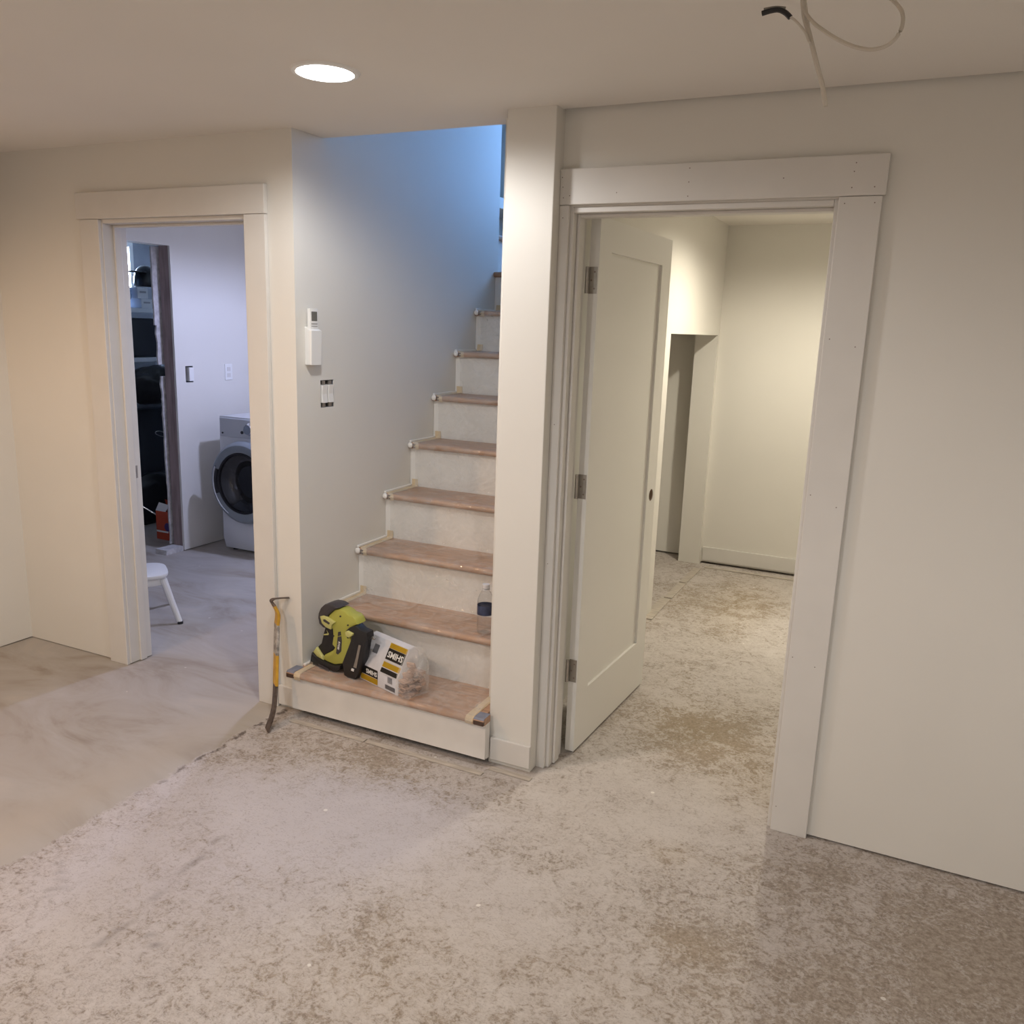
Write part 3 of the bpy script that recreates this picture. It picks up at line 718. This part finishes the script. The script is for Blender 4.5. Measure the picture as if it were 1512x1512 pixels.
# ------------------------------------------------------------------ dark store: shelving and its contents
M_SHELF = mat('shelf_grey_white', (.62, .66, .74), .5); M_BIN = mat('dark_bin', (.03, .034, .045), .35, var=.2, vscale=3); M_BAG = mat('black_bag', (.012, .012, .015), .3, bump=.8, bscale=18)
SXF, SXB = -5.50, -5.95
sh = root('shelving_unit', 'grey-white storage shelving seen through the rough opening', 'shelf')
for z in (.35, 1.298, 1.677):
    box('shelf', SXB, SXF, 4.45, 5.45, z-.034, z, M_SHELF, sh, .004)
for y in (4.45, 5.45):
    for x in (SXB, SXF-.03): box('post', x, x+.03, y-.03*(y > 5), y+.03*(y < 5), 0, 2.0, M_SHELF, sh)
settle(sh, (-5.72, 4.95, 0))
def bag(name, cx, cy, z0, rx, ry, h, m, label, cat, seed=0):
    bm = bmesh.new(); bmesh.ops.create_icosphere(bm, subdivisions=4, radius=1)
    for v in bm.verts:
        q = v.co.copy(); s = 1+.16*noise.noise(q*2.1+Vector((seed, 0, 0)))+.05*noise.noise(q*6+Vector((seed, 3, 0)))
        zz_ = max(0, (q.z*s*.5+.46))*h
        v.co = Vector((cx+q.x*s*rx, cy+q.y*s*ry, z0+zz_))
    return tag(done(bm, name, m, None, True), label, cat)
tag(box('storage_bin', -5.93, -5.53, 4.62, 5.18, 1.298, 1.60, M_BIN, None, .02), 'dark grey storage bin on the middle shelf of the store', 'bin')
bag('black_bag', -5.42, 4.86, .94, .09, .26, .31, M_BAG, 'black bag hanging below the middle shelf of the store', 'bag', 3)
tag(box('storage_bin', -5.94, -5.52, 4.55, 5.2, .350, .90, M_BIN, None, .03), 'large dark bin on the low shelf above the floor', 'bin')
bag('black_bag', -5.40, 4.78, 0, .10, .30, .42, M_BAG, 'lumpy black bag on the floor of the store', 'bag', 5)
def carton(cx, cy, z0, sx_, sy_, h, m, label):
    r = root('carton', label, 'box')
    box('body', cx-sx_/2, cx+sx_/2, cy-sy_/2, cy+sy_/2, z0, z0+h, m, r, .003)
    box('printed_band', cx+sx_/2-.001, cx+sx_/2+.0012, cy-sy_*.3, cy+sy_*.3, z0+h*.52, z0+h*.70, mat('faded_print', (.30, .31, .36), .7), r)
    settle(r, (cx, cy, z0))
M_CART = mat('white_carton', (.60, .62, .68), .6)
carton(-5.60, 4.925, 1.677, .16, .105, .072, M_CART, 'lower of two small white cartons on the top shelf')
carton(-5.61, 4.900, 1.750, .16, .10, .082, M_CART, 'upper of two small white cartons on the top shelf')
bag('blue_bag', -5.62, 4.765, 1.677, .10, .062, .25, mat('pale_blue_plastic', (.30, .42, .62), .3, bump=.6, bscale=22), 'pale blue plastic bag bunched on the top shelf', 'bag', 8)
# dark cap-like hood propped on the cartons
cp = root('black_hat', 'black hat with curved brim on top of the cartons', 'hat')
bm = bmesh.new(); bmesh.ops.create_uvsphere(bm, u_segments=24, v_segments=12, radius=1)
for v in bm.verts:
    v.co = Vector((-5.58+v.co.x*.09, 4.975+v.co.y*.085, 1.885+max(v.co.z, -.35)*.125))
done(bm, 'crown', M_BAG, cp, True)
prism('brim', [(-5.56+.075*math.cos(a), 4.87+.075*math.sin(a), 1.945-.00*math.sin(a)) for a in [2*math.pi*i/20 for i in range(20)]], (0, .35, 1), 0, .012, M_BAG, cp, .003)
settle(cp, (-5.58, 4.95, 1.841))
# wire hanger and rod among the bags
wh = tag(tube('wire_hoop', spline([(-5.30, 4.86, .70), (-5.29, 4.80, .735), (-5.29, 4.745, .745), (-5.30, 4.74, .725), (-5.30, 4.80, .700), (-5.30, 4.90, .685)], 5), .004, M_CHROME), 'bent pale wire hoop in front of the dark bin', 'wire')
tag(tube('leaning_rod', [(-5.22, 4.50, .20), (-5.10, 4.60, .09)], .006, M_CHROME), 'thin metal rod lying behind the red carton', 'rod')
M_REDC = mat('red_carton', (.52, .075, .03), .5, var=.08); M_VIO = mat('violet_print', (.07, .04, .16), .5)
rb = root('red_box', 'torn open red-orange detergent box on the store floor beside the stud', 'box')
RX, RY = -4.90, 4.46
for a in ((RX-.07, RX+.07, RY-.055, RY-.051), (RX-.07, RX+.07, RY+.051, RY+.055), (RX-.07, RX-.066, RY-.051, RY+.051), (RX+.066, RX+.07, RY-.051, RY+.051)):
    box('side', *a, 0, .215, M_REDC, rb)
box('bottom', RX-.066, RX+.066, RY-.051, RY+.051, 0, .004, M_REDC, rb)
prism('flap', [(RX-.07, RY-.053, .214), (RX+.03, RY-.053, .214), (RX+.06, RY-.04, .265), (RX-.05, RY-.035, .275)], (.1, -1, .3), 0, .003, M_WHITEP, rb, 0, False)
prism('lid', [(RX-.06, RY+.05, .214), (RX+.07, RY+.05, .214), (RX+.08, RY+.01, .285), (RX-.04, RY+.01, .290)], (0, -1, .3), 0, .003, M_REDC, rb, 0, False)
bm = bmesh.new(); bmesh.ops.create_cone(bm, cap_ends=True, segments=20, radius1=.032, radius2=.032, depth=.002, matrix=Matrix.Translation((RX+.045, RY-.056, .10)) @ Matrix.Rotation(math.pi/2, 4, 'X'))
done(bm, 'printed_emblem', M_VIO, rb)
box('printed_band', RX-.068, RX+.05, RY-.0562, RY-.0550, .055, .068, M_WHITEP, rb)
settle(rb, (RX, RY, 0))
M_UPANE = mat('store_window_pane', (.5, .6, .8), .2, emit=(.55, .72, 1), estr=WINDOW_UTIL)
wu = struct(empty('window_1'))
box('pane', -6.352, -6.346, 4.95, 5.48, 1.86, 2.20, M_UPANE, wu)
for a in ((-6.36, -6.32, 4.91, 4.95, 1.82, 2.24), (-6.36, -6.32, 5.48, 5.52, 1.82, 2.24), (-6.36, -6.32, 4.95, 5.48, 1.82, 1.86), (-6.36, -6.32, 4.95, 5.48, 2.20, 2.24)): box('window_frame', *a, M_TRIM, wu)

# ------------------------------------------------------------------ pry bar
pb = root('pry_bar', 'yellow flat pry bar with worn steel ends leaning on the casing', 'pry bar')
M_YEL = mat('yellow_enamel', (.56, .31, .03), .45, var=.15, vscale=30); M_STEEL = mat('worn_steel', (.13, .10, .085), .5, metal=.6, var=.35, vscale=40); M_SCUF = mat('scuffed_label', (.34, .31, .28), .6, var=.45, vscale=60)
hd = Vector((.6, .8, 0)).normalized(); wd = Vector((.8, -.6, 0)).normalized()
foot = at(394, 1078, Z=.004); top = at(410, 900, Y=2.600)
def bar(name, pts, m, flat, parent=pb): return tube(name, pts, 0, m, parent, wid=wd, flat=flat, smooth=False)
b1 = at(404, 1048, Y=foot.y+.055); b2 = at(407, 1010, Y=2.530); b3 = at(408, 965, Y=2.562); b4 = at(409, 921, Y=2.590)
low = spline([foot, b1, b2], 5); mid = spline([b2, b3], 3); lab = spline([b3, b4], 3); upp = spline([b4, at(410, 906, Y=2.597), at(404, 893, Y=2.588)], 4)
hook = spline([at(404, 893, Y=2.588), at(400.5, 888, Y=2.588), at(404, 884.5, Y=2.598), at(413, 883.3, Y=2.618), at(427, 882.5, Y=YW-.004)], 6)
bar('claw_foot', low, M_STEEL, lambda t: (.026-.002*t, .0035+.003*t))
bar('shaft', mid, M_YEL, (.027, .0065)); bar('worn_label', lab, M_SCUF, (.0272, .0067)); bar('shaft', upp, M_YEL, (.026, .0065))
bar('hook', hook, M_STEEL, lambda t: (.025-.016*min(1, t*1.6), max(.0015, .0062-.008*t)))
settle(pb, foot)

# ------------------------------------------------------------------ nail gun on the bottom tread
ng = root('nail_gun', 'green and black cordless brad nailer standing on the bottom stair tread', 'nail gun')
M_GRN = mat('lime_plastic', (.41, .41, .075), .4, spec=.5); M_GRN2 = mat('pale_lime_plastic', (.55, .54, .20), .45); M_GRIP = mat('grip_rubber', (.018, .016, .017), .6); M_CAPG = mat('charcoal_cap', (.05, .045, .05), .4)
base_l = Vector((-2.150, 2.712, zt(1))); nu = Vector((.250, -.045, 0)).normalized(); nnrm = Vector((nu.y, -nu.x, 0))
lean = (Vector((0, 0, 1))-nnrm*(-.06)).normalized(); pn = nu.cross(lean).normalized()
if pn.y > 0: pn = -pn                                           # towards the viewer
def npt(zx, zy):
    px, py = 460+zx/10.8, 870+zy/10.8
    d = FWD*FPX+RT*(px-756)-UP*(py-756); o = Vector((0, 0, EYE)); t = (base_l-o).dot(pn)/d.dot(pn)
    return o+d*t
def npoly(name, zs_, d0, d1, m, parent=ng, bev=.006): return prism(name, [npt(*q) for q in zs_], pn, d0, d1, m, parent, bev)
npoly('motor_cap', [(192, 420), (200, 340), (235, 260), (290, 208), (350, 195), (440, 212), (525, 268), (440, 305), (362, 372), (300, 470), (395, 560), (392, 610), (275, 578), (212, 515)], -.036, .034, M_CAPG, bev=.010)
body = npoly('body', [(300, 460), (362, 368), (440, 300), (520, 284), (600, 325), (650, 372), (725, 400), (775, 460), (800, 535), (720, 570), (655, 620), (660, 700), (705, 780), (660, 1000), (600, 1095), (560, 1160), (440, 1172), (335, 1130), (262, 1090), (272, 1015), (400, 950), (440, 900), (398, 850), (415, 720), (405, 600)], -.028, .027, M_GRN, bev=.009)
npoly('side_bracket', [(236, 390), (300, 376), (350, 405), (470, 490), (420, 530), (405, 600), (330, 565), (265, 500)], .024, .036, M_GRN2, body, .003)
npoly('bracket_slot', [(290, 440), (320, 435), (400, 495), (385, 520), (300, 470)], .0362, .0368, M_CAPG, body, 0)
npoly('grip', [(270, 575), (385, 602), (408, 700), (392, 860), (436, 905), (400, 952), (272, 1015), (250, 1052), (150, 892), (208, 835), (238, 700)], -.019, .020, M_GRIP, bev=.008)
npoly('grip_mark', [(255, 690), (320, 680), (300, 625), (335, 690), (325, 705), (250, 708)], .0202, .0208, M_GRN2, ng, 0)
npoly('foot_collar', [(100, 965), (150, 892), (252, 1040), (262, 1095), (160, 1035)], -.024, .028, M_GRN2, bev=.004)
npoly('battery', [(72, 1125), (98, 968), (160, 1035), (262, 1098), (440, 1176), (560, 1168), (545, 1240), (460, 1285), (385, 1318), (280, 1290), (170, 1215)], -.036, .036, M_BLACKP, bev=.006)
npoly('battery_latch', [(225, 1140), (380, 1215), (400, 1275), (240, 1215)], .036, .041, M_CAPG, ng, .002)
npoly('battery_label', [(80, 1100), (130, 1120), (125, 1160), (82, 1135)], .0362, .0368, M_NICKEL, ng, 0)
npoly('magazine', [(640, 622), (700, 570), (800, 540), (868, 608), (975, 655), (985, 765), (952, 795), (925, 950), (890, 1150), (842, 1290), (785, 1395), (705, 1398), (612, 1320), (585, 1130), (650, 960), (715, 790), (735, 690)], -.006, .034, M_BLACKP, bev=.004)
npoly('magazine_window', [(855, 842), (890, 852), (852, 1040), (818, 1210), (770, 1192), (815, 1030)], .0345, .0365, M_NICKEL, ng, 0)
npoly('magazine_catch', [(745, 1212), (785, 1225), (775, 1262), (735, 1245)], .0345, .038, M_WHITEP, ng, .001)
npoly('depth_dial', [(655, 630), (690, 612), (775, 660), (770, 690), (710, 720), (665, 690)], .030, .044, M_GRN2, ng, .004)
npoly('nose_contact', [(595, 1235), (630, 1245), (625, 1295), (600, 1305)], .0, .030, M_NICKEL, ng, .002)
npoly('switch_slot', [(505, 648), (545, 640), (550, 700), (500, 715)], .0272, .0285, M_CAPG, body, 0)
npoly('logo_plate', [(498, 725), (556, 715), (562, 800), (552, 955), (500, 1005), (472, 985)], .0272, .0282, M_CAPG, body, 0)
for q in ((540, 400), (660, 540), (660, 735), (430, 710)):
    npoly('screw', [(q[0]+14*math.cos(a), q[1]+14*math.sin(a)) for a in [2*math.pi*i/8 for i in range(8)]], .0272, .0284, M_BLACKP, body, 0)
lc = (npt(497, 985)+npt(535, 735))/2+pn*.0286; ld = (npt(497, 985)-npt(535, 735)).normalized()
text('logo', 'RYOBI', .0135, lc, ld, pn.cross(ld), M_WHITEP, body, .0003, .0003, bold=.0003)
npoly('exhaust_hook', [(985, 745), (1010, 740), (1040, 780), (1030, 795), (985, 775)], .005, .012, M_NICKEL, ng, .001)
settle(ng, npt(300, 1250))

# ------------------------------------------------------------------ bundle of shims beside it
sb = root('shim_bundle', 'plastic-wrapped bundle of wood shims with yellow and black paper sleeve on bottom tread', 'shims')
M_PAPER = mat('white_paper', (.62, .61, .63), .6, var=.06, vscale=20); M_YLW = mat('yellow_print', (.72, .47, .03), .5); M_BLKI = mat('black_print', (.03, .025, .022), .5); M_GRYI = mat('grey_print_code', (.25, .24, .25), .6); M_SHIM = mat('shim_wood', (.46, .30, .22), .7, var=.3, vscale=14, stretch=(2, 12, 12)); M_WHTI = mat('white_print', (.78, .76, .72), .6)
o0 = Vector((-1.872, 2.650, zt(1)+.0035)); ua = Vector((.210, -.066, 0)).normalized(); wa = Vector((-ua.y, ua.x, 0)); za = Vector((0, 0, 1))
def sp(u, w_, h): return o0+ua*u+wa*w_+za*h
XS_ = [(0, 0), (0, .072), (.058, .178), (.085, .182), (.105, .16), (.105, 0)]          # width, height section of the sleeve
def sleeve(name, u0, u1, m, off=0, parent=sb, sec=XS_):
    return prism(name, [sp(u0, a, b) for a, b in sec], ua, -0, u1-u0, m, parent, .004)
slv = sleeve('paper_sleeve', -.03, .212, M_PAPER)
def panel(name, u0, u1, a0, a1, face, m, lift=.0012, parent=slv):
    """printed patch: face 'front' (height range) or 'slope' (0..1 up the slope)"""
    if face == 'front':
        f = lambda u, t: sp(u, -lift, t)
    else:
        n = (wa*-.106+za*.058).normalized()
        f = lambda u, t: sp(u, .058*t, .072+.106*t)+n*lift
    bm = bmesh.new(); vs = [bm.verts.new(f(u, t)) for u, t in ((u0, a0), (u1, a0), (u1, a1), (u0, a1))]
    bm.faces.new(vs); bmesh.ops.solidify(bm, geom=bm.faces[:], thickness=.0004); return done(bm, name, m, parent)
panel('yellow_band', .104, .208, .80, .97, 'slope', M_YLW)
panel('black_band', .104, .208, .42, .79, 'slope', M_BLKI)
panel('white_line', .104, .208, .36, .395, 'slope', M_WHTI, .0014)
panel('yellow_band', .104, .208, .16, .335, 'slope', M_YLW)
panel('black_band', .104, .204, -.02, .13, 'slope', M_BLKI)
sn = (wa*-.106+za*.058).normalized(); sup = (wa*.058+za*.106).normalized()
text('label_word', 'SHIMS', .034, sp(.156, .058*.61, .072+.106*.61)+sn*.0016, -ua, -sup, M_WHTI, slv, .0003, .0004, bold=.0006)
panel('black_band', -.02, .088, .030, .066, 'front', M_BLKI); panel('yellow_band', -.02, .088, .004, .028, 'front', M_YLW)
text('label_word', 'SHIMS', .026, sp(.050, -.0016, .048), -ua, -za, M_WHTI, slv, .0003, .0004, bold=.0005)
for i in range(9): panel('bar_code', .150+i*.0032, .1515+i*.0032, .036, .062, 'front', M_GRYI)
panel('print_block', .135, .195, .008, .026, 'front', M_GRYI); panel('grey_patch', .02, .05, .45, .75, 'slope', M_GRYI)
for i in range(26):                                                                   # the shims showing at the open end
    r_, c_ = divmod(i, 4); a = .004+c_*.0255; h = .003+r_*.0145
    if h > .072 and a < .03 or h > .09: continue
    L_ = random.uniform(.232, .262); t0, t1 = .0125, .004
    if i % 2: t0, t1 = t1+.004, t0
    j = random.uniform(-.003, .003)
    bm = bmesh.new(); vs = [bm.verts.new(sp(u, a+ww, h+hh+j)) for u, hh0 in ((.19, t0), (L_, t1)) for ww in (0, .023) for hh in (0, hh0)]
    for f in ((0, 1, 3, 2), (4, 6, 7, 5), (0, 4, 5, 1), (2, 3, 7, 6), (0, 2, 6, 4), (1, 5, 7, 3)): bm.faces.new([vs[q] for q in f])
    done(bm, 'shim', M_SHIM, sb)
for i, (a, h, rot) in enumerate(((.030, .082, .5), (.055, .088, .9), (.050, .118, .2), (.070, .10, -.4))):   # crossed loose ones
    c = sp(.222, a, h); d1 = (ua*math.cos(rot)+wa*math.sin(rot)*.4+za*math.sin(rot)*.8).normalized()
    tube('shim', [c-d1*.035, c+d1*.030], 0, M_SHIM, sb, wid=d1.cross(Vector((.2, .9, .3))).normalized(), flat=(.012, .004), smooth=False)
# clear bag closing the end
bm = bmesh.new(); secs = []
cen = (.053, .085)
for u, s in ((.205, 1.04), (.225, 1.10), (.250, 1.06), (.275, .92), (.292, .62), (.300, .2)):
    secs.append([bm.verts.new(sp(u, cen[0]+(a-cen[0])*s, max(.001, cen[1]+(b-cen[1])*s))) for a, b in [(.0, .0), (-.004, .04), (.0, .085), (.022, .125), (.045, .162), (.065, .185), (.088, .178), (.106, .14), (.110, .06), (.105, 0)]])
for a, b in zip(secs, secs[1:]):
    for k in range(10): bm.faces.new((a[k], a[(k+1) % 10], b[(k+1) % 10], b[k]))
bm.faces.new(secs[-1]); bmesh.ops.subdivide_edges(bm, edges=bm.edges[:], cuts=2, use_grid_fill=True, smooth=.6)
M_BAGC = mfilm.copy(); M_BAGC.name = 'clear_wrap'
wr = done(bm, 'plastic_wrap', M_BAGC, sb, True)
settle(sb, sp(.1, .05, 0))

# ------------------------------------------------------------------ water bottle on the second tread
wb = root('water_bottle', 'clear plastic water bottle with navy label on the second stair tread', 'bottle')
mg = bpy.data.materials.new('clear_bottle'); mg.use_nodes = True; g = mg.node_tree; g.nodes.clear()
go = g.nodes.new('ShaderNodeOutputMaterial'); gt = g.nodes.new('ShaderNodeBsdfTransparent'); gg = g.nodes.new('ShaderNodeBsdfGlossy'); gm = g.nodes.new('ShaderNodeMixShader'); lw = g.nodes.new('ShaderNodeLayerWeight')
gt.inputs[0].default_value = (.93, .94, .95, 1); gg.inputs['Roughness'].default_value = .06; lw.inputs['Blend'].default_value = .10
gk = g.nodes.new('ShaderNodeMath'); gk.operation = 'MULTIPLY_ADD'; gk.inputs[1].default_value = .35; gk.inputs[2].default_value = .05; g.links.new(lw.outputs['Fresnel'], gk.inputs[0]); g.links.new(gk.outputs[0], gm.inputs[0]); g.links.new(gt.outputs[0], gm.inputs[1]); g.links.new(gg.outputs[0], gm.inputs[2]); g.links.new(gm.outputs[0], go.inputs[0])
bc = Vector((-1.438, 2.862, zt(2)+.004))
prof = [(.022, .004), (.026, 0), (.031, .006), (.033, .016), (.0305, .024), (.033, .032), (.031, .040), (.033, .048), (.0312, .056), (.033, .066), (.033, .078), (.0325, .080), (.0325, .122), (.033, .126), (.0325, .138), (.028, .155), (.020, .172), (.0135, .182), (.0130, .190)]
lathe('bottle_body', prof, bc, mg, wb, 28, 'Z', True)
lathe('label', [(.0334, .082), (.0334, .120)], bc, mat('navy_label', (.045, .055, .105), .35, var=.35, vscale=40), wb, 28, 'Z', False)
cpb = lathe('cap', [(.0150, .188), (.0150, .203), (.0135, .205), (.0005, .205)], bc, mat('pale_cap', (.62, .60, .60), .4), wb, 24, 'Z', True)
lathe('neck_ring', [(.0155, .182), (.0155, .186)], bc, bpy.data.materials['pale_cap'], wb, 24)
settle(wb, bc)

# ------------------------------------------------------------------ cables hanging from the ceiling
HX, HY = -.305, 1.935
def cpath(lst): return [Vector((HX, HY, HC+.02))]+[at(px, py, Y=y) for px, py, y in lst]
c1 = tag(tube('ceiling_cable', spline(cpath([(1187, 20, 1.93), (1195, 50, 1.93), (1206, 95, 1.93), (1214, 125, 1.93), (1219, 157, 1.93)]), 6), .0048, M_CABLE), 'off-white cable hanging straight down from the ceiling hole', 'cable', None)
c2 = root('stripped_cable', 'thin cable with black sheathed tip beside the hanging cable', 'cable')
tube('wire', spline(cpath([(1196, 58, 1.925), (1188, 46, 1.92), (1176, 32, 1.915), (1167, 25, 1.91)]), 5), .0026, M_CABLE, c2)
tube('black_sheath', spline([at(1167, 26, Y=1.91), at(1160, 19, Y=1.91), at(1150, 14.5, Y=1.91), at(1138, 16, Y=1.91), at(1125, 20, Y=1.91)], 4), .0052, M_BLACKP, c2)
tube('grounding_wire', spline([at(1160, 12, Y=1.92), at(1145, 11, Y=1.915), at(1128, 14, Y=1.915)], 4), .003, mat('grey_wire', (.25, .23, .20), .5), c2)
settle(c2, (HX, HY, HC))
c3 = tag(tube('looped_cable', spline(cpath([(1186, 8, 1.93), (1198, 30, 1.91), (1216, 45, 1.89), (1240, 60, 1.87), (1265, 70, 1.85), (1290, 73, 1.83), (1315, 64, 1.82), (1331, 42, 1.82), (1332, 18, 1.83), (1318, 0, 1.85), (1300, -14, 1.87)])+[Vector((HX+.10, HY-.10, HC+.012))], 6), .0037, M_CABLE), 'off-white cable looping sideways below the ceiling', 'cable')

# ------------------------------------------------------------------ ceiling lights
def downlight(x, y, z, power, color, label, size=118, blend=.45, glow=14, side=None):
    end = '_%s_offscreen' % side if side else ''
    r = root('ceiling_light'+end, label, 'ceiling light')
    lathe('flange', [(.080, -.001), (.082, -.007), (.094, -.006), (.099, 0)], (x, y, z), M_WHITEP, r, 40, 'Z', False)
    lathe('lens'+end, [(.081, -.005), (.06, -.012), (.025, -.0145), (.0005, -.015)], (x, y, z), mat('lens_glow', (1, 1, 1), .4, emit=tuple(.55+.45*c for c in color), estr=glow), r, 40, 'Z', False)
    settle(r, (x, y, z))
    ld_ = bpy.data.lights.new('downlight_beam'+end, 'SPOT'); ld_.energy = power; ld_.color = color; ld_.spot_size = math.radians(size); ld_.spot_blend = blend; ld_.shadow_soft_size = .06
    lo = bpy.data.objects.new('downlight_beam'+end, ld_); COL.objects.link(lo); lo.location = (x, y, z-.02)
    lo.parent = r; lo.matrix_parent_inverse = r.matrix_world.inverted()
downlight(-1.615, 2.110, HC, LAMP_MAIN, WARM, 'lit recessed ceiling light in front of the staircase', 172, .40)
downlight(-3.05, .70, HC, LAMP_LEFT, YELLOW, 'recessed ceiling light near the left wall of the main room', 178, .45, side='left')
downlight(-1.55, .10, HC, LAMP_REAR*.68, WARM, 'recessed ceiling light at the middle back of the main room', 178, .45, side='middle')
downlight(1.0, -.8, HC, LAMP_REAR*.9, WARM, 'unseen ceiling light added to brighten the right side of the room', 178, .45, side='right')  # out-of-view fill lamp, added to lift the dark right side
downlight(-3.02, 4.36, 2.30, LAMP_LAUNDRY, COOL, 'cool white ceiling light of the laundry room', 172, .35, side='laundry')
downlight(-.48, 4.78, HK, LAMP_HALL, HALL, 'recessed ceiling light of the hall', 165, .7, side='hall')
